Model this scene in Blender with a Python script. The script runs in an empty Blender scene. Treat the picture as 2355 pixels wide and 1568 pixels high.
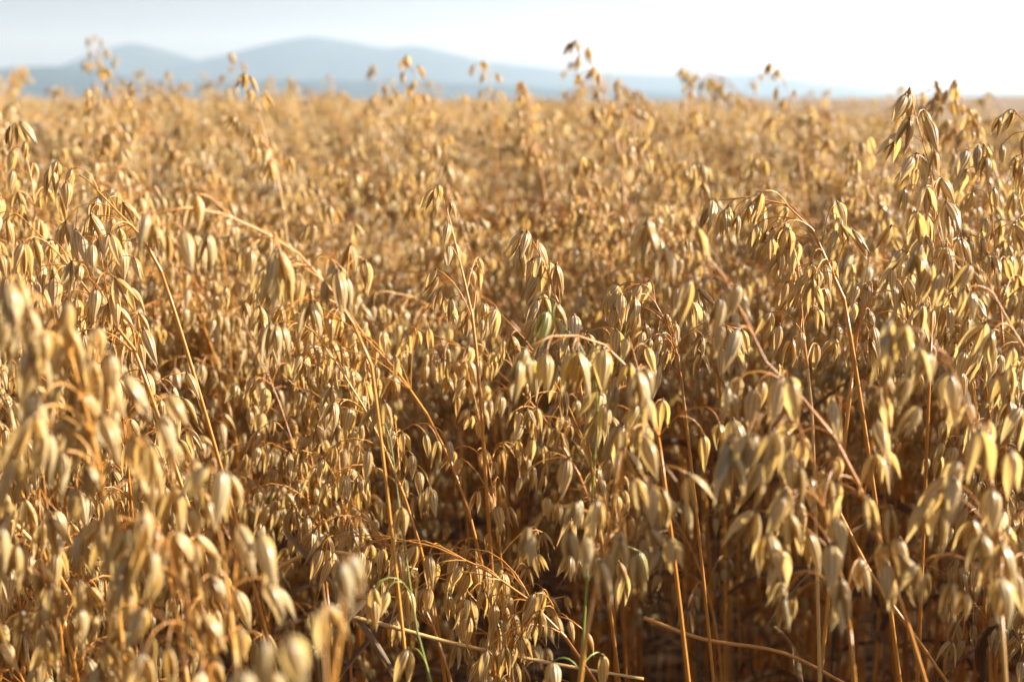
import bpy, math, random
import numpy as np
from mathutils import Vector, Matrix, Quaternion, Euler

# ------------------------------------------------------------------ camera, light, exposure
SC = bpy.context.scene
COL = SC.collection
R = math.radians
CAM_Z = 1.10
PITCH = R(9.69)
FOCUS = 0.95

cam = bpy.data.cameras.new("camera")
cam.sensor_width = 36.0
cam.lens = 50.0
cam.clip_start = 0.01
cam.clip_end = 60000
cam.dof.use_dof = True
cam.dof.focus_distance = FOCUS
cam.dof.aperture_fstop = 7.1
cam.dof.aperture_blades = 7
co = bpy.data.objects.new("camera", cam)
COL.objects.link(co)
co.location = (0, 0, CAM_Z)
co.rotation_euler = (R(90) - PITCH, 0, 0)
SC.camera = co

SUN_AZ, SUN_EL = R(78), R(23)            # to the right of the view
SUN_DIR = Vector((math.sin(SUN_AZ) * math.cos(SUN_EL), math.cos(SUN_AZ) * math.cos(SUN_EL), math.sin(SUN_EL)))
world = bpy.data.worlds.new("World")
SC.world = world
world.use_nodes = True
wn = world.node_tree
bg = wn.nodes["Background"]
sky = wn.nodes.new("ShaderNodeTexSky")
sky.sky_type = 'NISHITA'
sky.sun_disc = False
sky.sun_elevation = SUN_EL
sky.sun_rotation = SUN_AZ
sky.altitude = 400
sky.air_density = 1.0
sky.dust_density = 4.0
sky.ozone_density = 2.0
wb = wn.nodes.new("ShaderNodeMix")          # white balance of the whole sky
wb.data_type = 'RGBA'
wb.blend_type = 'MULTIPLY'
wb.inputs[0].default_value = 1.0
wb.inputs[7].default_value = (1.07, .92, .88, 1)
wn.links.new(sky.outputs[0], wb.inputs[6])
wn.links.new(wb.outputs[2], bg.inputs[0])
bg.inputs[1].default_value = 0.05
sl = bpy.data.lights.new("sun", 'SUN')
sl.energy = 5.0
sl.angle = R(0.53)
sl.color = (1.0, 0.955, 0.88)
so = bpy.data.objects.new("sun", sl)
COL.objects.link(so)
so.rotation_euler = (-SUN_DIR).to_track_quat('-Z', 'Y').to_euler()
SC.view_settings.view_transform = 'Standard'
SC.view_settings.look = 'None'
SC.view_settings.exposure = 1.76
SC.view_settings.gamma = 1.0
SC.view_settings.use_curve_mapping = False
SC.render.engine = 'CYCLES'
cy = SC.cycles
cy.max_bounces = 8
cy.diffuse_bounces = 3
cy.glossy_bounces = 2
cy.transmission_bounces = 3
cy.transparent_max_bounces = 8
cy.volume_bounces = 1
cy.use_denoising = True
cy.sample_clamp_indirect = 6.0
cy.caustics_reflective = False
cy.caustics_refractive = False

FPX = 2355 / 0.72                        # focal length in the pixels of a 2355 px wide copy
cP, sP = math.cos(PITCH), math.sin(PITCH)


def at(X, Y, d):
    """point at depth d (m along the view axis) behind picture position X, Y (2355 x 1568)"""
    x = (X - 1177.5) / FPX * d
    u = (784 - Y) / FPX * d
    return np.array((x, d * cP + u * sP, CAM_Z - d * sP + u * cP))


def project(p):
    x, y, z = p[0], p[1], p[2] - CAM_Z
    d = y * cP - z * sP
    u = y * sP + z * cP
    if d < 0.05:
        return (-9999, -9999, d)
    return (1177.5 + x / d * FPX, 784 - u / d * FPX, d)


def sstep(a, b, x):
    t = np.clip((np.asarray(x, float) - a) / (b - a), 0, 1)
    return t * t * (3 - 2 * t)


# ------------------------------------------------------------------ small helpers
def mesh(name, V, F, mats, attrs=None, mi=None, smooth=True):
    me = bpy.data.meshes.new(name)
    me.from_pydata(np.asarray(V, float).tolist(), [], F)
    for m in mats:
        me.materials.append(m)
    if smooth:
        me.polygons.foreach_set("use_smooth", [True] * len(me.polygons))
    if mi is not None:
        me.polygons.foreach_set("material_index", np.asarray(mi, dtype=np.int32))
    for k, v in (attrs or {}).items():
        a = me.attributes.new(k, 'FLOAT', 'POINT')
        a.data.foreach_set("value", np.asarray(v, dtype=np.float32))
    me.update()
    return me


def link(name, data, parent=None):
    o = bpy.data.objects.new(name, data)
    COL.objects.link(o)
    if parent is not None:
        o.parent = parent
    return o


def tag(o, label=None, cat=None, group=None, kind=None):
    if label: o["label"] = label
    if cat: o["category"] = cat
    if group: o["group"] = group
    if kind: o["kind"] = kind
    return o


def tube(P, rad, k=6, cap=True):
    P = np.asarray(P, float)
    n = len(P)
    rad = np.broadcast_to(np.asarray(rad, float), (n,))
    T = np.gradient(P, axis=0)
    T /= np.linalg.norm(T, axis=1)[:, None] + 1e-12
    ref = np.array((1.0, 0, 0)) if abs(T[0][0]) < 0.8 else np.array((0, 1.0, 0))
    U = np.zeros_like(P)
    u = np.cross(T[0], ref); u /= np.linalg.norm(u)
    for i in range(n):
        u = u - T[i] * np.dot(u, T[i])
        u /= np.linalg.norm(u) + 1e-12
        U[i] = u
    W = np.cross(T, U)
    a = np.arange(k) * 2 * math.pi / k
    V = (P[:, None, :] + rad[:, None, None] * (np.cos(a)[None, :, None] * U[:, None, :] + np.sin(a)[None, :, None] * W[:, None, :])).reshape(-1, 3)
    F = []
    for i in range(n - 1):
        for j in range(k):
            j2 = (j + 1) % k
            F.append((i * k + j, i * k + j2, (i + 1) * k + j2, (i + 1) * k + j))
    if cap:
        F.append(tuple(range((n - 1) * k, n * k)))
    return V, F


def catmull(P, n):
    P = np.asarray(P, float)
    Q = np.vstack([2 * P[0] - P[1], P, 2 * P[-1] - P[-2]])
    seg = len(P) - 1
    out = []
    for t in np.linspace(0, seg, n):
        i = min(int(t), seg - 1)
        f = t - i
        a, b, c, d = Q[i], Q[i + 1], Q[i + 2], Q[i + 3]
        out.append(0.5 * ((2 * b) + (c - a) * f + (2 * a - 5 * b + 4 * c - d) * f * f + (3 * b - a - 3 * c + d) * f ** 3))
    return np.array(out)


# ------------------------------------------------------------------ materials
def mat(name):
    m = bpy.data.materials.new(name)
    m.use_nodes = True
    nt = m.node_tree
    nt.nodes.clear()
    return m, nt, nt.nodes.new, nt.links.new


def ramp(N, L, fac, stops):
    r = N("ShaderNodeValToRGB")
    e = r.color_ramp.elements
    while len(e) < len(stops):
        e.new(0.5)
    for el, (p, c) in zip(e, stops):
        el.position = p
        el.color = (*c, 1)
    L(fac, r.inputs[0])
    return r.outputs[0]


def math_(N, L, op, a, b=None, c=None):
    n = N("ShaderNodeMath")
    n.operation = op
    for i, v in enumerate((a, b, c)):
        if v is None: continue
        if isinstance(v, (int, float)): n.inputs[i].default_value = v
        else: L(v, n.inputs[i])
    return n.outputs[0]


def mul_col(N, L, a, b, fac=1.0):
    n = N("ShaderNodeMix")
    n.data_type = 'RGBA'
    n.blend_type = 'MULTIPLY'
    n.inputs[0].default_value = fac
    for v, s in ((a, 6), (b, 7)):
        if isinstance(v, tuple): n.inputs[s].default_value = (*v, 1)
        else: L(v, n.inputs[s])
    return n.outputs[2]


def mix_col(N, L, f, a, b):
    n = N("ShaderNodeMix")
    n.data_type = 'RGBA'
    if isinstance(f, float): n.inputs[0].default_value = f
    else: L(f, n.inputs[0])
    for v, s in ((a, 6), (b, 7)):
        if isinstance(v, tuple): n.inputs[s].default_value = (*v, 1)
        else: L(v, n.inputs[s])
    return n.outputs[2]


def attr(N, name):
    a = N("ShaderNodeAttribute")
    a.attribute_name = name
    return a.outputs["Fac"]


def plant_material(name, stops, rough, transl, vein_amp=0.0, tint=(1, 1, 1), base_dark=False, streak=0.25, spec=0.5, grey_tip=False):
    m, nt, N, L = mat(name)
    out = N("ShaderNodeOutputMaterial")
    oi = N("ShaderNodeObjectInfo")
    t = math_(N, L, 'ADD', math_(N, L, 'MULTIPLY', attr(N, "tone"), 0.62), math_(N, L, 'MULTIPLY', oi.outputs["Random"], 0.38))
    col = ramp(N, L, t, stops)
    tc = N("ShaderNodeTexCoord")
    mp = N("ShaderNodeMapping")
    mp.inputs["Scale"].default_value = (900, 900, 60)
    L(tc.outputs["Object"], mp.inputs[0])
    nz = N("ShaderNodeTexNoise")
    nz.inputs["Scale"].default_value = 1.0
    nz.inputs["Detail"].default_value = 2
    L(mp.outputs[0], nz.inputs[0])
    g = math_(N, L, 'MULTIPLY_ADD', nz.outputs[0], streak * 2, 1 - streak)
    if vein_amp:
        v = attr(N, "vein")
        s = math_(N, L, 'SINE', math_(N, L, 'MULTIPLY', v, 13.0))
        g = math_(N, L, 'MULTIPLY', g, math_(N, L, 'MULTIPLY_ADD', s, vein_amp, 1 - vein_amp))
    cg = N("ShaderNodeCombineColor")
    for i in range(3): L(g, cg.inputs[i])
    col = mul_col(N, L, col, cg.outputs[0])
    if grey_tip:
        al = attr(N, "along")
        k = N("ShaderNodeMapRange")
        k.inputs[1].default_value = 0.55; k.inputs[2].default_value = 1.0
        k.inputs[3].default_value = 0.0; k.inputs[4].default_value = 0.45
        L(al, k.inputs[0])
        col = mix_col(N, L, k.outputs[0], col, (0.60, 0.49, 0.34))
    if base_dark:
        al = attr(N, "along")
        k = N("ShaderNodeMapRange")
        k.inputs[1].default_value = 0.02; k.inputs[2].default_value = 0.09
        k.inputs[3].default_value = 0.75; k.inputs[4].default_value = 0.0
        L(al, k.inputs[0])
        col = mix_col(N, L, k.outputs[0], col, (0.10, 0.045, 0.015))
    col = mul_col(N, L, col, oi.outputs["Color"])
    p = N("ShaderNodeBsdfPrincipled")
    L(col, p.inputs["Base Color"])
    p.inputs["Roughness"].default_value = rough
    p.inputs["Specular IOR Level"].default_value = spec
    if vein_amp:
        b = N("ShaderNodeBump")
        b.inputs["Strength"].default_value = 0.5
        b.inputs["Distance"].default_value = 0.0004
        L(s, b.inputs["Height"])
        L(b.outputs[0], p.inputs["Normal"])
    if transl > 0:
        tr = N("ShaderNodeBsdfTranslucent")
        L(mul_col(N, L, col, tint), tr.inputs[0])
        mx = N("ShaderNodeMixShader")
        mx.inputs[0].default_value = transl
        L(p.outputs[0], mx.inputs[1]); L(tr.outputs[0], mx.inputs[2])
        L(mx.outputs[0], out.inputs[0])
    else:
        L(p.outputs[0], out.inputs[0])
    return m


GLUME = plant_material("dry_glume", [(0.0, (0.59, 0.375, 0.125)), (0.3, (0.72, 0.535, 0.235)), (0.65, (0.80, 0.67, 0.405)), (1.0, (0.85, 0.79, 0.66))],
                       0.32, 0.52, vein_amp=0.17, tint=(1.0, 0.89, 0.58), base_dark=True, streak=0.14, grey_tip=True)
GRAIN = plant_material("oat_grain", [(0.0, (0.42, 0.22, 0.06)), (0.5, (0.56, 0.345, 0.11)), (1.0, (0.66, 0.47, 0.19))],
                       0.40, 0.15, vein_amp=0.10, base_dark=True, streak=0.18)
STEM = plant_material("straw_stem", [(0.0, (0.22, 0.085, 0.02)), (0.35, (0.46, 0.185, 0.03)), (0.75, (0.62, 0.31, 0.065)), (1.0, (0.60, 0.44, 0.20))],
                      0.36, 0.04, streak=0.25)
LEAF = plant_material("dry_leaf", [(0.0, (0.10, 0.05, 0.028)), (0.5, (0.19, 0.105, 0.055)), (1.0, (0.42, 0.29, 0.15))],
                      0.55, 0.30, vein_amp=0.12, streak=0.3, spec=0.3)

# ------------------------------------------------------------------ spikelets (hang along -Z, base at the origin, about 1 long)
PROF_U = np.array([0, .05, .12, .22, .35, .50, .65, .80, .92, 1.0])
PROF_W = np.array([.026, .074, .118, .150, .158, .134, .094, .052, .022, .003])


def glume(rng, side, length, alpha, width, nu=11, nv=7, curl=0.0, frayed=0.0):
    us = np.linspace(0, 1, nu)
    w = np.interp(us, PROF_U, PROF_W) * width
    ph = np.linspace(-1, 1, nv) * R(78)
    V, vein, along = [], [], []
    sway = rng.uniform(-.06, .06)
    depth = rng.uniform(.55, .85)
    for i, u in enumerate(us):
        bow = 0.035 * math.sin(math.pi * u) + curl * u * u * u
        for j, a in enumerate(ph):
            x = w[i] * math.sin(a) / math.sin(R(78)) + sway * u * u
            y = w[i] * depth * math.cos(a) + bow
            z = -u * length
            if frayed and u > 0.85:
                z += frayed * abs(math.sin(j * 2.1)) * 0.06
            V.append((x, side * y, z)); vein.append(j / (nv - 1) * 2 - 1); along.append(u)
    V = np.array(V)
    ca, sa = math.cos(alpha * side), math.sin(alpha * side)
    y, z = V[:, 1].copy(), V[:, 2].copy()
    V[:, 1] = y * ca - z * sa
    V[:, 2] = y * sa + z * ca
    F = []
    for i in range(nu - 1):
        for j in range(nv - 1):
            a = i * nv + j
            q = (a, a + 1, a + nv + 1, a + nv)
            F.append(q if side > 0 else q[::-1])
    return V, F, np.array(vein), np.array(along)


def grain(length, rad, tilt, off, n=9, k=8):
    us = np.linspace(0, 1, n)
    r = np.interp(us, [0, .06, .2, .4, .6, .8, .93, 1], [.25, .55, .88, 1, .86, .5, .22, .04]) * rad
    a = np.arange(k) * 2 * math.pi / k
    V, vein, along = [], [], []
    for i, u in enumerate(us):
        for j in range(k):
            y = r[i] * math.sin(a[j]) * 0.85 + off * math.sin(math.pi * min(1, u * 1.3) / 2)
            z = -0.03 - u * length
            V.append((r[i] * math.cos(a[j]), y + math.tan(tilt) * u * length, z))
            vein.append(math.cos(a[j])); along.append(0.1 + u * 0.9)
    F = [(i * k + j, i * k + (j + 1) % k, (i + 1) * k + (j + 1) % k, (i + 1) * k + j) for i in range(n - 1) for j in range(k)]
    return np.array(V), F, np.array(vein), np.array(along)


def join(parts):
    """parts: list of (V, F, dict of attrs, material index)"""
    V, F, mi, o = [], [], [], 0
    keys = ("tone", "vein", "along")
    A = {k: [] for k in keys}
    for v, f, at_, m in parts:
        V.append(v)
        F += [tuple(i + o for i in q) for q in f]
        mi += [m] * len(f)
        for k in keys:
            A[k].append(np.broadcast_to(np.asarray(at_.get(k, 0.5), float), (len(v),)))
        o += len(v)
    return np.vstack(V), F, {k: np.concatenate(A[k]) for k in keys}, mi


def make_spikelet(rng, lod=0):
    kind = rng.random()
    if kind < 0.16:   a1, a2 = R(rng.uniform(2, 6)), R(rng.uniform(2, 6))          # closed
    elif kind < 0.62: a1, a2 = R(rng.uniform(7, 16)), R(rng.uniform(6, 15))        # open
    else:             a1, a2 = R(rng.uniform(14, 25)), R(rng.uniform(11, 20))      # gaping
    nu, nv = (11, 7) if lod == 0 else (6, 4)
    wd = rng.uniform(.84, 1.20)
    g1 = glume(rng, 1, 1.0, a1, wd, nu, nv, rng.uniform(-.05, .06), rng.random() * (lod == 0))
    g2 = glume(rng, -1, rng.uniform(.86, .98), a2, wd * rng.uniform(.9, 1.02), nu, nv, rng.uniform(-.05, .05), rng.random() * (lod == 0))
    ks = []
    n, k = (9, 8) if lod == 0 else (5, 5)
    ks.append(grain(rng.uniform(.76, .94), rng.uniform(.065, .085), R(rng.uniform(2, 8)), .05, n, k))
    if rng.random() < .7:
        ks.append(grain(rng.uniform(.6, .82), rng.uniform(.055, .072), -R(rng.uniform(3, 10)), -.05, n, k))
    kp = [(v, f, {"vein": ve, "along": al}, 0) for v, f, ve, al in ks]
    if lod == 0:
        # the knob of the pedicel, and now and then a bent awn
        v, f = tube([(0, 0, .05), (0, 0, .01), (0, 0, -.06)], [.014, .034, .03], 6)
        kp.append((v, f, {"vein": 0, "along": 0.0}, 0))
        if rng.random() < .35:
            q = rng.uniform(-.15, .15)
            v, f = tube(catmull([(0, .03, -.6), (.01, .06, -.95), (q, .05, -1.15), (q * 1.6, .12, -1.38)], 7), [.010, .009, .008, .007, .006, .005, .003], 4)
            kp.append((v, f, {"vein": 0, "along": 0.8}, 0))
    g1 = (g1[0], g1[1], {"vein": g1[2], "along": g1[3]}, 0)
    g2 = (g2[0], g2[1], {"vein": g2[2], "along": g2[3]}, 0)
    return kp, g1, g2


class Spikelet:
    pass


NV = 16
SPK = []
rs = random.Random(5)
for i in range(NV):
    s = Spikelet()
    kp, g1, g2 = make_spikelet(rs, 0)
    V, F, A, mi = join(kp)
    s.grain = mesh("grain", V, F, [GRAIN], A)
    s.g1 = mesh("glume", *join([g1])[:2], [GLUME], join([g1])[2])
    s.g2 = mesh("glume", *join([g2])[:2], [GLUME], join([g2])[2])
    V, F, A, mi = join([(v, f, a, 1) for v, f, a, m in kp] + [g1, g2])
    s.full = mesh("spikelet", V, F, [GLUME, GRAIN], A, mi)
    s.raw = (V, F, A, mi)
    kp, g1, g2 = make_spikelet(rs, 1)
    s.low = join([(v, f, a, 1) for v, f, a, m in kp] + [g1, g2])
    SPK.append(s)


# ------------------------------------------------------------------ the plant
def axis_curve(rng, H, lean, nod, az, n=26, start=0.62):
    """a stem that leans, then nods over near its top; its highest point is H above the base"""
    s = np.linspace(0, 1, n)
    th = lean * (0.4 + 0.6 * s) + nod * np.clip((s - start) / (1 - start), 0, 1) ** 1.5
    w = rng.uniform(-.06, .06) * np.sin(s * rng.uniform(3, 6) + rng.uniform(0, 6))
    dz, dr = np.cos(th), np.sin(th)
    ds = 1.0 / (n - 1)
    z = np.concatenate([[0], np.cumsum((dz[1:] + dz[:-1]) / 2 * ds)])
    r = np.concatenate([[0], np.cumsum((dr[1:] + dr[:-1]) / 2 * ds)])
    k = H / z.max()
    side = w * 0.25
    return np.stack([(r * math.cos(az) - side * math.sin(az)) * k, (r * math.sin(az) + side * math.cos(az)) * k, z * k], 1)


def grow(rng, axis, plen, spk_len, nodes=6, rich=1.0, stiff=0.0, blen=1.0):
    """panicle on the last plen metres of the axis: (branch tubes, spikelet placements)"""
    seg = np.linalg.norm(np.diff(axis, axis=0), axis=1)
    arc = np.concatenate([[0], np.cumsum(seg)])
    tot = arc[-1]

    def point(s):
        return np.array([np.interp(s, arc, axis[:, i]) for i in range(3)])
    branches, sp = [], []

    def hang(p, d, scale=1.0):
        d = np.asarray(d, float)
        d = d / (np.linalg.norm(d) + 1e-9)
        ax = d * rng.uniform(.15, .5) + np.array((rng.gauss(0, .14), rng.gauss(0, .14), -1.0))
        ax /= np.linalg.norm(ax)
        sp.append((np.array(p), ax, rng.uniform(0, 2 * math.pi), spk_len * scale * rng.uniform(.74, 1.16), rng.randrange(NV), rng.random()))

    def droop(p, d, L, sag, n=7):
        P = [np.array(p)]
        d = np.asarray(d, float)
        for i in range(n - 1):
            d = d + np.array((rng.gauss(0, .05), rng.gauss(0, .05), -sag * (0.4 + i / n)))
            d /= np.linalg.norm(d)
            P.append(P[-1] + d * L / (n - 1))
        return np.array(P), d
    for i in range(nodes):
        f = i / max(1, nodes - 1)
        s = tot - plen * (1 - f) ** 1.15 * 0.97 - 0.004
        p = point(s)
        T = point(min(tot, s + .004)) - point(s - .004)
        T /= np.linalg.norm(T)
        nb = max(2 if rich > .7 else 1, int(round((rng.uniform(3.0, 5.0) * (1 - .5 * f)) * rich)))
        a0 = rng.uniform(0, 6.28)
        for b in range(nb):
            a = a0 + b * 2 * math.pi / nb + rng.uniform(-.5, .5)
            h = np.array((math.cos(a), math.sin(a), 0))
            d = T * rng.uniform(.6, 1.1) + h * rng.uniform(.25, .62)
            d /= np.linalg.norm(d)
            L = (0.072 * (1 - f) + .018) * blen * rng.uniform(.45, 1.15)
            P, de = droop(p, d, L, rng.uniform(.22, .5) * (1 - stiff))
            branches.append((P, 0.00042 - .00012 * f))
            hang(P[-1], de)
            if L > .030 and rng.random() < .95:
                for t in ([.35, .55, .78] if L > .058 else [.45, .75]):
                    k = int(t * (len(P) - 1))
                    dd = P[k + 1] - P[k]
                    dd = dd / np.linalg.norm(dd) + np.array((rng.gauss(0, .5), rng.gauss(0, .5), rng.gauss(0, .3)))
                    dd /= np.linalg.norm(dd)
                    Q, qe = droop(P[k], dd, rng.uniform(.008, .022), .6, 5)
                    branches.append((Q, .00030))
                    hang(Q[-1], qe, .95)
    hang(axis[-1], axis[-1] - axis[-2])
    return branches, sp, tot


def stem_radii(axis, plen, r0):
    seg = np.linalg.norm(np.diff(axis, axis=0), axis=1)
    arc = np.concatenate([[0], np.cumsum(seg)])
    f = arc / arc[-1]
    fp = 1 - plen / arc[-1]
    return np.interp(f, [0, .5, fp, fp + .3 * (1 - fp), 1], [r0, r0 * .9, r0 * .62, r0 * .38, .00028])


def leaf_strip(rng, p, az, L, w, n=10, th0=None):
    P = [np.array(p)]
    th = R(rng.uniform(20, 60)) if th0 is None else th0
    dth = rng.uniform(.05, .34) if th0 is None else rng.uniform(.01, .07)
    tw = rng.uniform(-.5, .5)
    tw0 = rng.uniform(-.6, .6)
    V, vein, along, F = [], [], [], []
    a = az
    for i in range(n):
        f = i / (n - 1)
        if i:
            th += dth
            a += rng.gauss(0, .12)
            P.append(P[-1] + L / (n - 1) * np.array((math.sin(th) * math.cos(a), math.sin(th) * math.sin(a), math.cos(th))))
        h = np.array((-math.sin(a), math.cos(a), 0))
        up = np.array((-math.cos(th) * math.cos(a), -math.cos(th) * math.sin(a), math.sin(th)))
        t = tw0 + tw * i
        h2 = h * math.cos(t) + up * math.sin(t)
        u2 = -h * math.sin(t) + up * math.cos(t)
        ww = w * (0.35 + 0.65 * min(1, f * 5)) * (1 - f ** 2.2) + .0002
        for j, k in enumerate((-1, -.5, 0, .5, 1)):
            V.append(P[-1] + h2 * ww * k + u2 * ww * (.5 * k * k))
            vein.append(k); along.append(f)
    for i in range(n - 1):
        for j in range(4):
            q = i * 5 + j
            F.append((q, q + 1, q + 6, q + 5))
    return np.array(V), F, np.array(vein), np.array(along)


def spk_matrix(ax, spin):
    q = Vector((0, 0, -1)).rotation_difference(Vector(ax))
    return q @ Quaternion((0, 0, 1), spin)


def leaves_of(rng, axis, n):
    out = []
    for _ in range(n):
        i = int(len(axis) * rng.uniform(.18, .66))
        out.append(leaf_strip(rng, axis[i], rng.uniform(0, 6.28), rng.uniform(.09, .24), rng.uniform(.0028, .0052)))
    return out


def stem_parts(rng, axis, plen, r0, sides=7, end=None):
    rad = stem_radii(axis, plen, r0)
    V, F = tube(axis[:end], rad[:end], sides)
    parts = [(V, F, {"tone": rng.random()}, 0)]
    for f in (.22, .48):                                     # the swollen nodes of the straw
        i = int(f * len(axis))
        d = axis[i + 1] - axis[i]; d /= np.linalg.norm(d)
        c = axis[i]
        v, q = tube([c - d * .005, c - d * .002, c + d * .002, c + d * .005], np.array([1.0, 1.35, 1.35, 1.0]) * rad[i], sides)
        parts.append((v, q, {"tone": 0.0}, 0))
    return parts


def merged_plant(rng, H, lod):
    """a whole plant in one mesh, only for the mass of the crop"""
    az = rng.gauss(math.pi, .9)
    nod = R(rng.choice([rng.uniform(2, 15), rng.uniform(4, 30), rng.uniform(10, 45), rng.uniform(25, 65), rng.uniform(70, 120)]))
    axis = axis_curve(rng, H, R(rng.uniform(0, 6)), nod, az, 22 if lod == 0 else 12)
    plen = rng.uniform(.17, .27)
    br, sp, tot = grow(rng, axis, plen, rng.uniform(.0185, .0225), 8, rng.uniform(.85, 1.2), 0, .9)
    parts = [(v, f, a, 2) for v, f, a, m in stem_parts(rng, axis, plen, rng.uniform(.0016, .0023), 6 if lod == 0 else 4)]
    for P, r in br:
        v, f = tube(P if lod == 0 else P[::2], r, 4 if lod == 0 else 3)
        parts.append((v, f, {"tone": .6}, 2))
    for v, f, ve, al in leaves_of(rng, axis, rng.randint(1, 4) if lod == 0 else 1):
        parts.append((v, f, {"tone": rng.random(), "vein": ve, "along": al}, 3))
    V, F, A, mi = join(parts)
    Vs, Fs, As, ms, off = [V], list(F), {k: [v] for k, v in A.items()}, list(mi), len(V)
    for p, ax, spin, L, var, tone in sp:
        v, f, a, m = SPK[var].raw if lod == 0 else SPK[var].low
        M = np.array(spk_matrix(ax, spin).to_matrix()) * L
        Vs.append(v @ M.T + p)
        Fs += [tuple(i + off for i in q) for q in f]
        ms += m
        As["tone"].append(np.full(len(v), tone)); As["vein"].append(a["vein"]); As["along"].append(a["along"])
        off += len(v)
    return mesh("oat", np.vstack(Vs), Fs, [GLUME, GRAIN, STEM, LEAF], {k: np.concatenate(v) for k, v in As.items()}, ms)


def plant(rng, base, axis, plen, spk_len, nodes, rich, tint, detail, r0, n_leaf, stiff=0.0, extra_tint=None, count_cap=95, blen=1.0):
    """one oat plant as a thing: stem, panicle, leaves and spikelets (with glumes as sub-parts when detail)"""
    root = bpy.data.objects.new("oat_plant", None)
    COL.objects.link(root)
    root.empty_display_size = .02
    root.location = base
    br, sp, tot = grow(rng, axis, plen, spk_len, nodes, rich, stiff, blen)
    sp = sp[:count_cap]
    seg = np.linalg.norm(np.diff(axis, axis=0), axis=1)
    arc = np.concatenate([[0], np.cumsum(seg)])
    kk = int(np.clip(np.searchsorted(arc, arc[-1] - plen) - 1, 3, len(axis) - 3))
    rad = stem_radii(axis, plen, r0)
    V, F, A, mi = join(stem_parts(rng, axis, plen, r0, 7, kk + 1))
    o = link("stem", mesh("stem", V, F, [STEM], A), root); o.color = (*tint, 1)
    v, f = tube(axis[kk:], rad[kk:], 7)
    parts = [(v, f, {"tone": .5}, 0)]
    for P, r in br:
        v, f = tube(P, r, 5)
        parts.append((v, f, {"tone": .6}, 0))
    V, F, A, mi = join(parts)
    o = link("panicle", mesh("panicle", V, F, [STEM], A), root); o.color = (*tint, 1)
    for v, f, ve, al in leaves_of(rng, axis, n_leaf):
        o = link("leaf", mesh("leaf", v, f, [LEAF], {"tone": np.full(len(v), rng.random()), "vein": ve, "along": al}), root)
        o.color = (*[.5 + .5 * c for c in tint], 1)
    for p, ax, spin, L, var, tone in sp:
        t = tint
        if extra_tint and rng.random() < extra_tint[1]:
            t = extra_tint[0]
        s = SPK[var]
        q = spk_matrix(ax, spin)
        o = link("spikelet", s.grain if detail else s.full, root)
        o.location = p
        o.rotation_mode = 'QUATERNION'
        o.rotation_quaternion = q
        o.scale = (L, L, L)
        o.color = (*t, 1)
        if detail:
            for g in (s.g1, s.g2):
                c = link("glume", g, o)
                c.color = (*t, 1)
    return root, len(sp)


# ------------------------------------------------------------------ ground, far field, hills
def ground_z(x, y):
    x = np.asarray(x, float); y = np.asarray(y, float)
    near = -0.045 * np.clip(x - 0.3, 0, 60) * sstep(2.0, 7.0, np.hypot(x, y))
    ang = np.clip(x / np.maximum(y, 1.0), -1.0, 1.0)
    crest = CAM_Z + 620 * np.tan(np.radians(np.interp(ang, [-1, -.05, .07, .36, 1], [-.42, -.22, -.10, .09, .4])))
    k = sstep(70, 620, y)
    z = near * (1 - k) + crest * k
    z = z - 60 * sstep(660, 2600, np.hypot(x, y)) * sstep(-50, 400, np.hypot(x, y))
    return z


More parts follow.
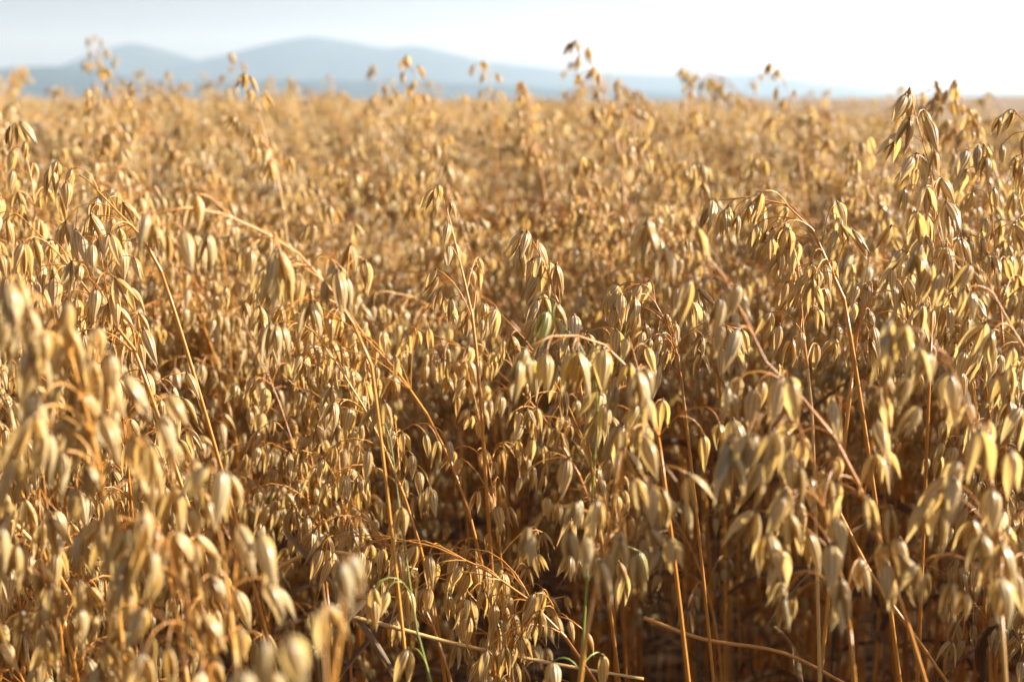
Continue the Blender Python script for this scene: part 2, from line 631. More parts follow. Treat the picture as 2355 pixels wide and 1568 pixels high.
def build_ground():
    rr = np.concatenate([[0.0], np.geomspace(.25, 26000, 150)])
    na = 220
    V, F = [(0, 0, 0)], []
    for r in rr[1:]:
        a = np.arange(na) * 2 * math.pi / na
        x, y = r * np.sin(a), r * np.cos(a)
        z = ground_z(x, y)
        V += list(zip(x, y, z))
    for j in range(na):
        F.append((0, 1 + (j + 1) % na, 1 + j))
    for i in range(len(rr) - 2):
        for j in range(na):
            a, b = 1 + i * na + j, 1 + i * na + (j + 1) % na
            F.append((a, b, b + na, a + na))
    m, nt, N, L = mat("soil_and_stubble")
    out = N("ShaderNodeOutputMaterial")
    p = N("ShaderNodeBsdfPrincipled")
    p.inputs["Roughness"].default_value = .95
    p.inputs["Specular IOR Level"].default_value = .1
    geo = N("ShaderNodeNewGeometry")
    sx = N("ShaderNodeSeparateXYZ")
    L(geo.outputs["Position"], sx.inputs[0])
    n1 = N("ShaderNodeTexNoise"); n1.inputs["Scale"].default_value = 18; n1.inputs["Detail"].default_value = 6
    L(geo.outputs["Position"], n1.inputs[0])
    soil = ramp(N, L, n1.outputs[0], [(.3, (.035, .020, .012)), (.55, (.075, .045, .025)), (.75, (.18, .115, .06))])
    mp = N("ShaderNodeMapping"); mp.inputs["Scale"].default_value = (.004, .035, 0)
    L(geo.outputs["Position"], mp.inputs[0])
    n2 = N("ShaderNodeTexNoise"); n2.inputs["Scale"].default_value = 1; n2.inputs["Detail"].default_value = 5
    L(mp.outputs[0], n2.inputs[0])
    far = ramp(N, L, n2.outputs[0], [(.3, (.19, .135, .08)), (.7, (.27, .195, .12))])
    plough = ramp(N, L, n2.outputs[0], [(.3, (.10, .058, .036)), (.7, (.15, .09, .055))])
    edge = math_(N, L, 'ADD', sx.outputs[1], math_(N, L, 'MULTIPLY', n2.outputs[0], 40.0))
    k1 = N("ShaderNodeMapRange"); k1.inputs[1].default_value = 60; k1.inputs[2].default_value = 75
    L(sx.outputs[1], k1.inputs[0])
    k2 = N("ShaderNodeMapRange"); k2.inputs[1].default_value = 205; k2.inputs[2].default_value = 235
    L(edge, k2.inputs[0])
    c = mix_col(N, L, k2.outputs[0], plough, far)
    c = mix_col(N, L, k1.outputs[0], soil, c)
    k3 = N("ShaderNodeMapRange"); k3.inputs[1].default_value = 900; k3.inputs[2].default_value = 1500
    L(sx.outputs[1], k3.inputs[0])
    c = mix_col(N, L, k3.outputs[0], c, (.09, .10, .045))
    L(c, p.inputs["Base Color"])
    bp = N("ShaderNodeBump"); bp.inputs["Strength"].default_value = .6; bp.inputs["Distance"].default_value = .02
    L(n1.outputs[0], bp.inputs["Height"]); L(bp.outputs[0], p.inputs["Normal"])
    L(p.outputs[0], out.inputs[0])
    o = link("ground", mesh("ground", V, F, [m]))
    tag(o, "bare brown soil under the oats running on into tan stubble fields", "ground", kind="structure")




def ridge(name, dist, prof, label, seed, depth):
    """a mountain ridge at its real distance: crest heights from elevation angles, with slopes, spurs and thickness"""
    rng = np.random.default_rng(seed)
    px = np.array([p[0] for p in prof], float)
    py = np.array([p[1] for p in prof], float)
    X = np.linspace(px[0], px[-1], 320)
    Y = np.interp(X, px, py)
    k = np.exp(-np.linspace(-2, 2, 7) ** 2); k /= k.sum()
    Y = np.convolve(np.pad(Y, 3, mode='edge'), k, 'valid')
    ang = np.arctan((784 - Y) / FPX) - PITCH
    x = (X - 1177.5) / FPX * dist / cP
    h = dist * np.tan(ang) + CAM_Z
    base = -62.0
    rows = 31
    t = np.linspace(-1, 1, rows)
    V, F = [], []
    ph = rng.uniform(0, 6.28, 8)
    for j in range(rows):
        s = t[j]
        prof_s = (0.5 + 0.5 * math.cos(math.pi * s)) ** 0.8 if abs(s) < 1 else 0
        spur = sum(np.sin(x / (dist * w) + ph[q] + s * 3) * a for q, (w, a) in enumerate([(.035, .5), (.018, .3), (.009, .16), (.0045, .09)]))
        z = base + (h - base) * prof_s * (1 + .16 * spur * abs(s) * (1 - abs(s)) * 2.5)
        y = dist + s * depth + (.10 * depth * spur) * (1 - abs(s))
        V.append(np.stack([x, np.broadcast_to(y, x.shape), z], 1))
    V = np.concatenate(V)
    n = len(X)
    for j in range(rows - 1):
        for i in range(n - 1):
            a = j * n + i
            F.append((a, a + 1, a + n + 1, a + n))
    o = link(name, mesh(name, V, F, [HILL]))
    tag(o, label, "hills", kind="structure")


m, nt, N, L = mat("wooded_hill")
out = N("ShaderNodeOutputMaterial"); p = N("ShaderNodeBsdfPrincipled")
p.inputs["Roughness"].default_value = 1; p.inputs["Specular IOR Level"].default_value = 0
geo = N("ShaderNodeNewGeometry")
nz = N("ShaderNodeTexNoise"); nz.inputs["Scale"].default_value = .004; nz.inputs["Detail"].default_value = 6
L(geo.outputs["Position"], nz.inputs[0])
L(ramp(N, L, nz.outputs[0], [(.35, (.016, .024, .018)), (.55, (.026, .036, .024)), (.7, (.055, .058, .034))]), p.inputs["Base Color"])
L(p.outputs[0], out.inputs[0])
HILL = m

build_ground()
ridge("hills", 9500, [(-500, 200), (-250, 185), (0, 175), (200, 152), (280, 121), (340, 99), (392, 114), (474, 143), (552, 127), (648, 100), (735, 84), (825, 97), (900, 113),
                      (970, 107), (1040, 122), (1120, 142), (1230, 155), (1340, 168), (1470, 172), (1600, 176), (1700, 171), (1790, 181), (1950, 202), (2060, 214), (2150, 210), (2250, 207), (2355, 212), (2600, 222), (2900, 225)],
      "far blue mountain ridge with three rounded peaks along the left horizon", 3, 1900)
ridge("hills", 6200, [(-700, 175), (-400, 160), (-150, 165), (0, 166), (90, 155), (180, 153), (260, 168), (360, 186), (450, 191), (560, 186), (700, 187), (850, 186), (1000, 190), (1150, 196), (1300, 204), (1500, 212), (1700, 220), (1900, 226), (2200, 232)],
      "nearer, darker blue ridge sloping down from the left edge", 8, 1300)

# ------------------------------------------------------------------ planting the field
rng = random.Random(20)
GOLD = (1.0, 1.0, 1.0)
things = []            # (root, info) of every individual plant

# hand-set plants: the axis is given from the base upwards to the drooping tip
# (picture X, Y, depth) of the stem from the lowest listed point to its tip
HERO = [
    dict(pts=[(2140, 800, .90), (2146, 560, .89), (2150, 440, .88), (2128, 350, .88), (2100, 240, .87), (2092, 216, .87)], plen=0.140, n=9, rich=0.84, bl=.42, L=0.0233, stiff=.3, tint=(1.0, .97, .95),
         label="tall pale sharp oat plant rising to the stubble field at the right"),
    dict(pts=[(1330, 860, .95), (1292, 730, .95), (1258, 620, .95), (1232, 565, .95), (1212, 530, .95)], plen=0.100, n=8, rich=0.84, bl=.42, L=0.0216, stiff=.2, tint=(1.0, .98, .94),
         label="sharp oat plant with a narrow one-sided head above the dark gap in mid field"),
    dict(pts=[(1950, 740, .93), (1900, 600, .93), (1845, 492, .92), (1765, 460, .92), (1690, 452, .91), (1640, 462, .91)], plen=0.110, n=7, rich=1.05, bl=.5, L=0.0198, tint=(1.0, .95, .86),
         label="sharp oat plant arching left in a smooth bow right of the middle"),
    dict(pts=[(1570, 900, .97), (1535, 760, .97), (1500, 680, .96), (1470, 642, .96), (1435, 636, .96), (1422, 655, .96)], plen=0.085, n=6, rich=1.16, bl=.6, L=0.0224, tint=(1.0, .97, .93),
         label="sharp pale oat plant with a hooked top between the two arching oats"),
    dict(r0=.0014, pts=[(870, 960, .80), (830, 780, .79), (720, 615, .77), (610, 535, .74), (500, 487, .72), (400, 476, .69), (340, 490, .68)], plen=0.150, n=6, rich=0.89, L=0.0229, tint=(1.0, .98, .92),
         label="oat plant with a long straw-coloured arc bowing far over to the left"),
    dict(pts=[(390, 680, .96), (300, 525, .95), (225, 440, .94), (180, 395, .94), (130, 370, .93)], plen=0.085, n=6, rich=0.53, L=0.0224, tint=(1.0, .94, .88),
         label="sharp oat plant with a thin drooping head near the upper left edge"),
    dict(pts=[(330, 860, .90), (240, 720, .90), (140, 590, .89), (60, 510, .88), (0, 452, .88)], plen=0.130, n=7, rich=0.84, L=0.0238, tint=(.98, .93, .88),
         label="oat plant leaning out past the left edge with greyish hanging spikelets"),
    dict(pts=[(1100, 860, 1.02), (1075, 680, 1.02), (1050, 570, 1.02), (1030, 490, 1.02), (1008, 425, 1.02)], plen=0.100, n=6, rich=0.53, L=0.0211, stiff=.3, tint=(1.0, .93, .84),
         label="slim upright oat plant on a bright orange stem left of the dark gap"),
    dict(pts=[(1870, 1010, .93), (1850, 800, .93), (1838, 640, .93), (1825, 560, .93), (1805, 520, .93)], plen=0.090, n=5, rich=0.73, L=0.0216, tint=(1.0, .93, .82),
         label="oat plant on a straight orange stem under the arching oat"),
    dict(pts=[(1520, 1050, .80), (1475, 890, .79), (1400, 800, .78), (1330, 772, .76), (1270, 772, .74), (1210, 800, .72)], plen=0.140, n=6, rich=0.95, L=0.0242, tint=(1.0, 1.0, .86),
         label="yellowish oat plant with a shiny white bend in the centre foreground"),
    dict(pts=[(1335, 1560, 0.694), (1385, 1300, 0.683), (1440, 1020, 0.672), (1462, 900, 0.672), (1466, 850, 0.672)], plen=0.100, n=6, rich=0.84, L=0.0220, stiff=.1, tint=(1.0, 1.0, .97),
         label="blurred pale column of spikelets right of centre in the foreground"),
    dict(pts=[(1960, 1500, 0.694), (1900, 1200, 0.672), (1850, 1000, 0.650), (1790, 945, 0.638), (1720, 965, 0.627), (1680, 1020, 0.627)], plen=0.150, n=7, rich=1.05, L=0.0233, tint=(1.0, .99, .93),
         label="blurred heavy-headed oat plant bowing left in the right foreground"),
    dict(pts=[(260, 1300, 0.624), (200, 950, 0.600), (140, 760, 0.588), (90, 660, 0.576), (40, 640, 0.564)], plen=0.100, n=7, rich=1.26, L=0.0224, tint=(1.0, .98, .92),
         label="very blurred fat cluster of spikelets at the left edge"),
    dict(pts=[(420, 1500, 0.648), (340, 1150, 0.636), (290, 960, 0.624), (250, 870, 0.612), (215, 850, 0.612)], plen=0.130, n=7, rich=1.16, L=0.0229, tint=(1.0, .95, .83),
         label="blurred golden oat plant below the fat cluster at the left edge"),
    dict(pts=[(520, 1700, 0.600), (440, 1450, 0.588), (400, 1320, 0.588), (370, 1200, 0.576), (330, 1170, 0.576)], plen=0.120, n=7, rich=1.26, L=0.0220, tint=(1.0, .93, .78),
         label="blurred amber oat plant deep in the lower left corner"),
    dict(pts=[(180, 1700, 0.660), (130, 1450, 0.648), (90, 1280, 0.648), (60, 1190, 0.636), (20, 1180, 0.636)], plen=0.130, n=7, rich=1.26, L=0.0220, tint=(1.0, .93, .78),
         label="blurred golden oat plant in the bottom left corner"),
    dict(pts=[(560, 1900, 0.425), (590, 1700, 0.425), (610, 1580, 0.425), (615, 1500, 0.425), (612, 1470, 0.425)], plen=0.050, n=4, rich=0.55, L=0.0211, tint=(1.0, 1.0, .95),
         label="pale very blurred oat plant poking in at the bottom edge left of centre"),
    dict(pts=[(720, 1900, 0.483), (760, 1600, 0.483), (790, 1420, 0.483), (800, 1330, 0.483), (785, 1290, 0.483)], plen=0.050, n=2, rich=0.30, L=0.0202, tint=(1.0, 1.0, .97),
         label="whitish very blurred oat spray standing alone in the lower left gap"),
    dict(pts=[(520, 1330, .60), (500, 1220, .60), (497, 1150, .60), (505, 1090, .60), (512, 1080, .60)], plen=0.060, n=4, rich=0.53, L=0.0220, stiff=.6, tint=(1.0, 1.0, .97),
         label="pale upright blurred oat plant at the rim of the lower left gap"),
    dict(pts=[(1990, 1150, .72), (1760, 830, .72), (1700, 700, .71), (1640, 600, .70), (1570, 530, .69), (1490, 500, .69)], plen=0.190, n=7, rich=1.00, L=0.0238, tint=(.97, .94, .90),
         label="softly blurred greyish oat plant hanging in front of the arching oat"),
    dict(pts=[(2290, 1250, .66), (2240, 1000, .65), (2190, 850, .65), (2130, 760, .64), (2050, 735, .63)], plen=0.160, n=7, rich=1.05, L=0.0229, tint=(1.0, .98, .90),
         label="softly blurred oat plant bowing left below the tall pale oat"),
    dict(pts=[(2420, 1000, .78), (2350, 800, .78), (2260, 640, .77), (2180, 580, .77), (2120, 560, .77)], plen=0.130, n=6, rich=0.84, L=0.0224, tint=(1.0, .97, .9),
         label="oat plant reaching in from the right edge across the tall pale oat's stem"),
    dict(pts=[(1960, 860, 1.0), (1985, 720, 1.0), (2030, 640, 1.0), (2065, 590, 1.0), (2110, 500, 1.0)], plen=0.110, n=6, rich=0.73, L=0.0220, tint=(1.0, .96, .88),
         label="sharp oat plant leaning right towards the tall pale oat"),
    # heads that stand up against the hills and the sky, out of focus
    dict(pts=[(660, 560, 1.55), (640, 420, 1.55), (615, 330, 1.55), (592, 250, 1.55), (575, 176, 1.55)], plen=0.110, n=6, rich=0.54, L=0.0220, stiff=.5, tint=(1.0, .93, .80),
         label="slender oat head left of centre standing up against the blue hills"),
    dict(pts=[(280, 500, 2.1), (270, 330, 2.1), (262, 230, 2.1), (256, 190, 2.1), (247, 160, 2.1)], plen=0.130, n=6, rich=0.35, L=0.0220, stiff=.5, tint=(1.0, .93, .80),
         label="tallest blurred oat head against the left end of the hills"),
    dict(pts=[(235, 500, 1.9), (230, 330, 1.9), (222, 250, 1.9), (214, 225, 1.9), (202, 205, 1.9)], plen=0.100, n=6, rich=0.60, L=0.0211, stiff=.3, tint=(1.0, .92, .78),
         label="dense blurred oat head left of the tallest one by the hills"),
    dict(pts=[(1000, 500, 2.1), (985, 330, 2.1), (968, 240, 2.1), (956, 180, 2.1), (934, 135, 2.1)], plen=0.150, n=7, rich=0.77, L=0.0220, stiff=.2, tint=(1.0, .93, .80),
         label="blurred oat head under the third hilltop with a cluster below its tip"),
    dict(pts=[(1440, 520, 1.8), (1420, 330, 1.8), (1400, 250, 1.8), (1370, 160, 1.8), (1325, 92, 1.8)], plen=0.170, n=7, rich=0.71, L=0.0220, stiff=.1, tint=(1.0, .92, .78),
         label="tallest oat head of the field, blurred against the white sky right of centre"),
    dict(pts=[(1150, 500, 2.3), (1140, 330, 2.3), (1132, 230, 2.3), (1122, 160, 2.3), (1100, 134, 2.3), (1090, 150, 2.3)], plen=0.120, n=6, rich=0.65, L=0.0211, tint=(1.0, .94, .82),
         label="blurred oat head with a hooked tip where the hills slope down"),
    dict(pts=[(1860, 560, 2.0), (1840, 370, 2.0), (1825, 260, 2.0), (1805, 190, 2.0), (1772, 145, 2.0)], plen=0.110, n=6, rich=0.58, L=0.0211, stiff=.2, tint=(1.0, .93, .82),
         label="lone loose oat head against the white sky on the right"),
    dict(pts=[(1462, 560, 2.2), (1458, 350, 2.2), (1452, 250, 2.2), (1445, 200, 2.2), (1425, 180, 2.2)], plen=0.080, n=5, rich=0.90, L=0.0211, tint=(1.0, .93, .82),
         label="blurred oat head just right of the tallest head of the field"),
    dict(pts=[(885, 520, 2.5), (880, 330, 2.5), (876, 240, 2.5), (870, 180, 2.5), (862, 150, 2.5)], plen=0.110, n=6, rich=0.58, L=0.0211, stiff=.3, tint=(1.0, .94, .84),
         label="faint thin oat head left of the one under the third hilltop"),
    dict(pts=[(2080, 640, 1.688), (2030, 480, 1.688), (2050, 310, 1.688), (2110, 215, 1.688), (2190, 205, 1.688), (2235, 250, 1.688)], plen=0.140, n=7, rich=0.60, L=0.0216, tint=(1.0, .93, .80),
         label="blurred arched oat head bending right behind the tall pale oat"),
    dict(pts=[(2195, 560, 1.5), (2200, 380, 1.5), (2198, 280, 1.5), (2197, 230, 1.5), (2195, 196, 1.5)], plen=0.070, n=5, rich=0.77, L=0.0211, stiff=.4, tint=(1.0, .93, .80),
         label="blurred upright oat head rising through the arched head on the right"),
    dict(pts=[(2310, 900, 1.05), (2290, 600, 1.05), (2280, 480, 1.05), (2268, 400, 1.05), (2250, 335, 1.05)], plen=0.120, n=6, rich=0.90, L=0.0216, stiff=.2, tint=(1.0, .95, .86),
         label="slightly soft oat plant standing right of the tall pale oat"),
    dict(pts=[(60, 700, 1.15), (80, 480, 1.15), (60, 360, 1.15), (45, 310, 1.15), (35, 285, 1.15)], plen=0.120, n=6, rich=1.00, L=0.0220, tint=(1.0, .96, .86),
         label="oat plant with a full hanging head at the upper left edge"),
    dict(pts=[(1590, 520, 2.4), (1590, 350, 2.4), (1588, 270, 2.4), (1587, 220, 2.4), (1583, 190, 2.4)], plen=0.090, n=6, rich=0.90, L=0.0211, tint=(1.0, .92, .78),
         label="blurred oat head midway between the two heads in the white sky"),
    dict(pts=[(1275, 600, 1.9), (1245, 400, 1.9), (1225, 290, 1.9), (1215, 230, 1.9), (1200, 190, 1.9)], plen=0.110, n=6, rich=0.77, L=0.0220, stiff=.2, tint=(1.0, .92, .78),
         label="blurred oat head leaning left, just left of the tallest head's cluster"),
    dict(pts=[(345, 500, 2.3), (340, 330, 2.3), (330, 250, 2.3), (322, 205, 2.3), (305, 190, 2.3)], plen=0.090, n=6, rich=1.00, L=0.0211, tint=(1.0, .92, .80),
         label="blurred bushy oat head below the first hilltop"),
    # still green ones among the ripe crop
    dict(pts=[(1020, 1700, .80), (965, 1480, .80), (930, 1250, .81), (905, 1060, .82), (890, 960, .82), (870, 930, .82)], plen=0.200, n=6, rich=0.37, L=0.0211, tint=(.60, .80, .55), stem_green=True,
         label="oat plant with a still green stem and green spikelets in the lower middle"),
    dict(pts=[(1320, 1700, .80), (1340, 1480, .80), (1355, 1250, .80), (1368, 1050, .79), (1375, 900, .79), (1340, 800, .78), (1260, 715, .78)], plen=0.280, n=6, rich=0.37, L=0.0220, tint=(.78, .90, .66), stem_green=True,
         label="oat plant with a thin green stem right of centre"),
]


def resample(P, n):
    P = np.asarray(P)
    s = np.concatenate([[0], np.cumsum(np.linalg.norm(np.diff(P, axis=0), axis=1))])
    q = np.linspace(0, s[-1], n)
    return np.stack([np.interp(q, s, P[:, i]) for i in range(3)], 1)


for h in HERO:
    r_ = random.Random(h["label"])
    pts = [at(*p) for p in h["pts"]]
    p0, p1 = pts[0], pts[1]
    d = p0 - p1
    d = d / np.linalg.norm(d)
    gx, gy = p0[0], p0[1]
    zg = float(ground_z(gx, gy))
    drop = p0[2] - zg
    low = []
    lean = np.array((d[0], d[1], 0)) / max(.25, -d[2]) * .5
    lean = np.clip(lean, -.35, .35)
    for f in (1.0, .6, .28):
        q = p0 + lean * drop * f * (1 - .35 * f)
        low.append(np.array((q[0], q[1], p0[2] - drop * f)))
    low[0][2] = float(ground_z(low[0][0], low[0][1]))
    ax = resample(catmull(low + pts, 80), 44)
    base = ax[0].copy()
    root, n = plant(r_, base, ax - base, h["plen"], h["L"], h["n"], h["rich"], GOLD if not h.get("stem_green") else (.44, 1.12, 1.1), True, h.get("r0", r_.uniform(.0015, .0021)), r_.randint(0, 2), h.get("stiff", 0), blen=h.get("bl", .55))
    for c in root.children:
        if c.name.startswith("spikelet"):
            t = h["tint"] if not h.get("stem_green") or r_.random() < .14 else (1, .97, .88)
            c.color = (*t, 1)
            for g in c.children: g.color = (*t, 1)
    tag(root, h["label"], "oat plant", "oat plants standing in the field")

# every other plant of the near field: position, height
GAPS = [(*at(X, Y, d)[:2], g) for X, Y, d, g in ((1060, 720, 1.26, .14), (1130, 690, 1.14, .09), (1250, 720, 1.18, .09), (1925, 760, 1.04, .08), (1200, 740, 1.40, .14), (1330, 760, 1.28, .11), (1930, 740, 1.14, .12), (1920, 700, 1.34, .10),
        (730, 1250, .68, .11), (760, 1250, .84, .09), (700, 1250, .98, .05), (2000, 1250, .80, .08), (1980, 1250, .95, .06), (900, 660, 1.3, .06), (1480, 700, 1.25, .06),
        (1250, 1250, .95, .05), (1620, 1250, 1.0, .05))]
HOLES = []
for _ in range(40):
    y = rng.uniform(1.9, 9)
    HOLES.append((rng.uniform(-.42, .42) * y, y, rng.uniform(.05, .11) * (1 + y * .25)))


def wave(x, y):
    return .022 * math.sin(x * 5.1 + 1.3 * math.sin(y * 2.3)) + .020 * math.sin(y * 3.7 + x * 1.9 + 2.0) * min(1.0, y / 2)


cells = []
step = .056
for iy in range(int(.46 / step), int(3.0 / step)):
    for ix in range(int(-2.6 / step), int(3.2 / step)):
        x = (ix + rng.random()) * step
        y = (iy + rng.random()) * step
        cx, cy_ = round(x / .125), round(y / .14)          # the plants stand in tufts with gaps between
        hx = random.Random(cx * 7919 + cy_ * 104729)
        cx, cy_ = (cx + hx.uniform(-.3, .3)) * .125, (cy_ + hx.uniform(-.3, .3)) * .14
        x, y = x + (cx - x) * .58, y + (cy_ - y) * .58
        if abs(x) > .36 * y + .85 + .3 * (x > 0): continue
        if y < .58: continue
        if y < .86 and x > -.13 - .1 * (y - .6) and rng.random() < (.97 if x < .5 * .36 * y else .88): continue
        if y < .80 and x <= -.13 and rng.random() < .5: continue
        if any((x - gx) ** 2 + (y - gy) ** 2 < gr * gr for gx, gy, gr in GAPS): continue
        if y > 1.75 and rng.random() < .25: continue
        if any((x - gx) ** 2 + (y - gy) ** 2 < gr * gr for gx, gy, gr in HOLES): continue
        cells.append((x, y))
near = []
for x, y in cells:
    top = rng.gauss(-.135, .05)
    top += wave(x, y)
    if rng.random() < (.42 if y > 1.15 else (.5 if x > .12 else .38)): top -= rng.uniform(.03, .26)
    if y < .80: top = min(top, -.13) - rng.uniform(0, .07)
    if rng.random() < .07 and y > 1.9: top += rng.uniform(.03, .10)
    H = CAM_Z + top - float(ground_z(x, y))
    q = project((x, y, CAM_Z + top - .07))
    size = 1.0 / max(.1, q[2])
    vis = -40 < q[0] < 2395 and -20 < q[1] < 1640
    near.append((x, y, H, q, size, vis))
order = sorted([i for i, n in enumerate(near) if n[5]], key=lambda i: -near[i][4])
N_IND = 300 - len(HERO)
chosen = set(order[:N_IND])

ORD = ["first", "second", "third", "fourth", "fifth", "sixth", "seventh", "eighth", "ninth", "tenth", "eleventh", "twelfth"]
info = []
for i in sorted(chosen, key=lambda i: near[i][1]):
    x, y, H, q, size, vis = near[i]
    r_ = random.Random(1000 + i)
    az = r_.gauss(math.pi * .98, .8)
    nod = r_.choice([r_.uniform(2, 15), r_.uniform(4, 30), r_.uniform(10, 45), r_.uniform(25, 65), r_.uniform(70, 120)])
    axis = axis_curve(r_, H, R(r_.uniform(0, 6)), R(nod), az, 28)
    green = False
    w = r_.random()
    if green: tint, tone = (.84, .92, .64), "greenish"
    elif w < .25: tint, tone = (1.0, .92, .76), "amber"
    elif w < .70: tint, tone = (1.0, .97, .88), "golden"
    else: tint, tone = (.98, .96, .94), "pale"
    detail = .78 < y < 1.02
    plen = r_.uniform(.16, .26)
    root, n = plant(r_, (x, y, float(ground_z(x, y))), axis, plen, r_.uniform(.0185, .0225), 8, r_.uniform(.8, 1.15), tint, detail, r_.uniform(.0016, .0023), r_.choice([1, 2, 2, 3]), blen=.9)
    info.append(dict(root=root, q=project((x + axis[-1][0], y + axis[-1][1], axis[-1][2])), y=y, tone=tone, nod=nod, n=n, H=H))

# labels: look first, then where it stands, unique by its rank among its look-alikes
def describe(d):
    form = "upright" if d["nod"] < 55 else ("nodding" if d["nod"] < 100 else "drooping")
    full = "sparse" if d["n"] < 42 else ("full" if d["n"] < 56 else "heavy")
    return d["tone"], form, full


zones = {}
for d in info:
    t, f, fu = describe(d)
    depth = "blurred front" if d["y"] < .74 else ("sharp middle" if d["y"] < 1.12 else "soft back")
    side = "left third" if d["q"][0] < 785 else ("centre third" if d["q"][0] < 1570 else "right third")
    zones.setdefault((t, f, fu, depth, side), []).append(d)
for (t, f, fu, depth, side), ds in zones.items():
    ds.sort(key=lambda d: d["q"][0])
    for k, d in enumerate(ds):
        if len(ds) == 1:
            s = f"{t} oat with a {fu} {f} head, only such in {depth} row, {side}"
        else:
            s = f"{t} oat with {fu} {f} head, {ORD[min(k, 11)]} from left, {depth} row, {side}"
        tag(d["root"], s, "oat plant", "oat plants standing in the field")

# straws that have fallen over between the stems near the bottom of the picture
for lab, P in (("long fallen straw lying level low in front of the centre stems", [(760, 1405, .92), (900, 1440, .93), (1050, 1480, .94), (1300, 1530, .96), (1480, 1560, .97)]),
               ("short fallen straw crossing the lower left gap", [(600, 1330, .95), (720, 1270, .94), (860, 1285, .93), (960, 1310, .93)]),
               ("fallen straw slanting down to the right in the lower right", [(1930, 1180, .92), (2010, 1330, .93), (2110, 1470, .93), (2200, 1600, .94)]),
               ("fallen straw at the right of the bottom edge", [(1480, 1420, 1.0), (1620, 1470, 1.0), (1800, 1500, .98), (1960, 1580, .97)]),
               ("thin straw slanting out from the left edge low down", [(-60, 1130, .82), (40, 1210, .83), (120, 1300, .84), (170, 1380, .85)])):
    A = catmull([at(*p) for p in P], 16)
    V, F = tube(A, np.linspace(.0016, .0011, 16), 7)
    o = link("fallen_straw", mesh("fallen_straw", V, F, [STEM], {"tone": np.full(len(V), .9)}))
    tag(o, lab, "straw", "straws fallen between the stems")

# curled dead leaf blades hanging low between the stems
for lab, X, Y, d, az, L in (("brown dead leaf blade hanging in the lower left gap", 650, 1220, .93, -.3, .20), ("curled brown leaf blade low in the centre", 1010, 1330, .95, 3.0, .16),
                            ("dark dead leaf blade near the bottom edge in the centre", 870, 1360, .90, 3.3, .15), ("curled brown leaf blade at the bottom right", 1780, 1440, .98, .6, .13),
                            ("pale dead leaf blade in the right gap", 2000, 1200, .98, 2.6, .14)):
    v, f, ve, al = leaf_strip(random.Random(lab), at(X, Y, d), az, L * .8, .0032, 14, R(128))
    o = link("dead_leaf", mesh("dead_leaf", v, f, [LEAF], {"tone": np.full(len(v), .75), "vein": ve, "along": al}))
    tag(o, lab, "leaf", "dead leaf blades low between the stems")

# the mass of the crop: one object, its copies made by geometry nodes
pool = bpy.data.collections.new("oat_pool")
NEAR_N, FAR_N = 22, 12
for i in range(NEAR_N):
    pool.objects.link(bpy.data.objects.new("a_oat_%02d" % i, merged_plant(random.Random(300 + i), 1.0, 0)))
for i in range(FAR_N):
    pool.objects.link(bpy.data.objects.new("b_oat_%02d" % i, merged_plant(random.Random(500 + i), 1.0, 1)))
pts, rot, scl, idx = [], [], [], []


def put(x, y, H, lod):
    pts.append((x, y, float(ground_z(x, y)) - .005))
    rot.append((rng.gauss(0, .03), rng.gauss(0, .03), rng.gauss(0, .75)))
    s = H
    scl.append((s * rng.uniform(.95, 1.05) ** .5, s * rng.uniform(.95, 1.05) ** .5, s))
    idx.append(rng.randrange(NEAR_N) if lod == 0 else NEAR_N + rng.randrange(FAR_N))


for i, (x, y, H, q, size, vis) in enumerate(near):
    if i not in chosen:
        put(x, y, H, 0)
for y0, y1, dens in ((3.0, 5.0, 190), (5.0, 9.0, 90), (9.0, 18.0, 34), (18.0, 34.0, 13), (34.0, 62.0, 6)):
    half = .40 * y1 + 1.3
    n = int(dens * (y1 - y0) * 2 * half)
    for _ in range(n):
        y = rng.uniform(y0, y1); x = rng.uniform(-half, half)
        if abs(x) > .40 * y + 1.0: continue
        top = rng.gauss(-.13, .055) + wave(x, y)
        if any((x - gx) ** 2 + (y - gy) ** 2 < gr * gr for gx, gy, gr in HOLES): continue
        if rng.random() < (.12 if y < 9 else .07): top += rng.uniform(.03, .15)
        put(x, y, CAM_Z + top, 0 if y < 4.2 else 1)
me = bpy.data.meshes.new("oat_crop")
me.from_pydata(pts, [], [])
for k, v, t in (("rot", rot, 'FLOAT_VECTOR'), ("scl", scl, 'FLOAT_VECTOR'), ("idx", idx, 'INT')):
    a = me.attributes.new(k, t, 'POINT')
    if t == 'INT': a.data.foreach_set("value", np.array(v, dtype=np.int32))
    else: a.data.foreach_set("vector", np.array(v, dtype=np.float32).ravel())
crop = link("oat_crop", me)
tag(crop, "the mass of ripe golden oats filling the field behind the near plants", "oat crop", kind="stuff")
ng = bpy.data.node_groups.new("plant_crop", 'GeometryNodeTree')
ng.interface.new_socket("Geometry", in_out='INPUT', socket_type='NodeSocketGeometry')
ng.interface.new_socket("Geometry", in_out='OUTPUT', socket_type='NodeSocketGeometry')
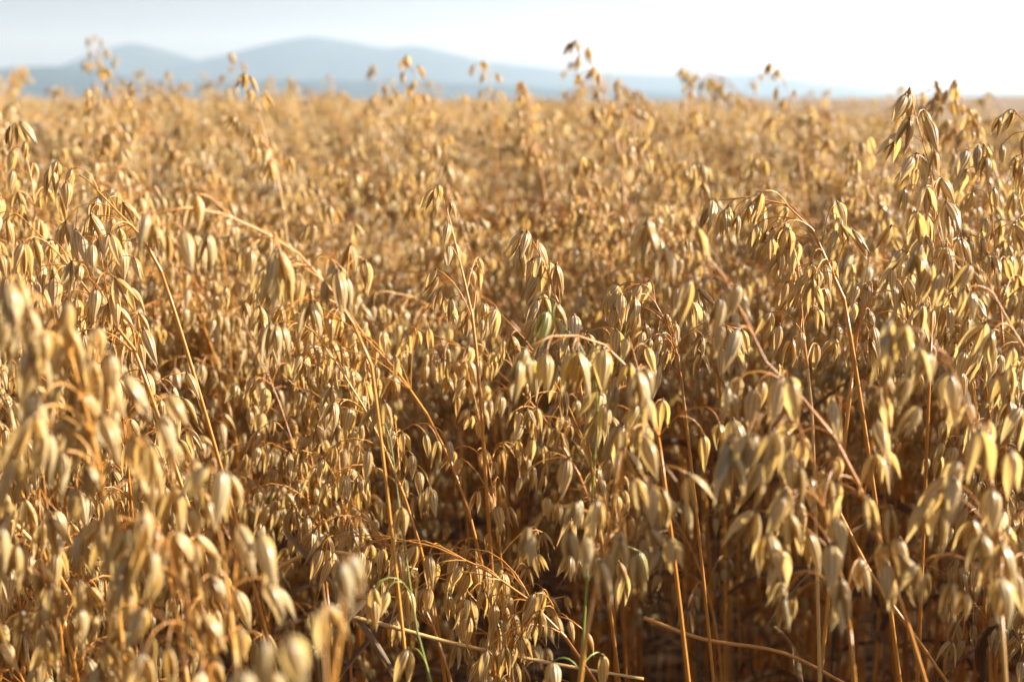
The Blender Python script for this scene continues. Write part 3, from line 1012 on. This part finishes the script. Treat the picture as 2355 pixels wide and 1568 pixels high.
gi, go = ng.nodes.new("NodeGroupInput"), ng.nodes.new("NodeGroupOutput")
ci = ng.nodes.new("GeometryNodeCollectionInfo")
ci.inputs["Collection"].default_value = pool
ci.inputs["Separate Children"].default_value = True
ci.inputs["Reset Children"].default_value = True
ip = ng.nodes.new("GeometryNodeInstanceOnPoints")
ip.inputs["Pick Instance"].default_value = True


def na(name, t):
    n = ng.nodes.new("GeometryNodeInputNamedAttribute")
    n.data_type = t
    n.inputs[0].default_value = name
    return n.outputs[0]


ng.links.new(gi.outputs[0], ip.inputs["Points"])
ng.links.new(ci.outputs[0], ip.inputs["Instance"])
ng.links.new(na("idx", 'INT'), ip.inputs["Instance Index"])
e2r = ng.nodes.new("FunctionNodeEulerToRotation")
ng.links.new(na("rot", 'FLOAT_VECTOR'), e2r.inputs[0])
ng.links.new(e2r.outputs[0], ip.inputs["Rotation"])
ng.links.new(na("scl", 'FLOAT_VECTOR'), ip.inputs["Scale"])
ng.links.new(ip.outputs[0], go.inputs[0])
md = crop.modifiers.new("plants", 'NODES')
md.node_group = ng

# ------------------------------------------------------------------ haze: the air between here and the hills
m, nt, N, L = mat("hazy_air")
out = N("ShaderNodeOutputMaterial")
pv = N("ShaderNodeVolumePrincipled")
pv.inputs["Color"].default_value = (.52, .73, 1.0, 1)
pv.inputs["Absorption Color"].default_value = (1, 1, 1, 1)   # it scatters blue more than red and absorbs nothing
pv.inputs["Density"].default_value = 1.15e-4
pv.inputs["Anisotropy"].default_value = .44
L(pv.outputs[0], out.inputs["Volume"])
x0, x1, y0, y1, z0, z1 = -15000, 15000, -4000, 15000, -75, 620
V = [(x, y, z) for x in (x0, x1) for y in (y0, y1) for z in (z0, z1)]
F = [(0, 1, 3, 2), (4, 6, 7, 5), (0, 4, 5, 1), (2, 3, 7, 6), (0, 2, 6, 4), (1, 5, 7, 3)]
hz = link("haze", mesh("haze", V, F, [m], smooth=False))
tag(hz, "thin pale summer haze lying between the field and the hills", "haze", kind="stuff")
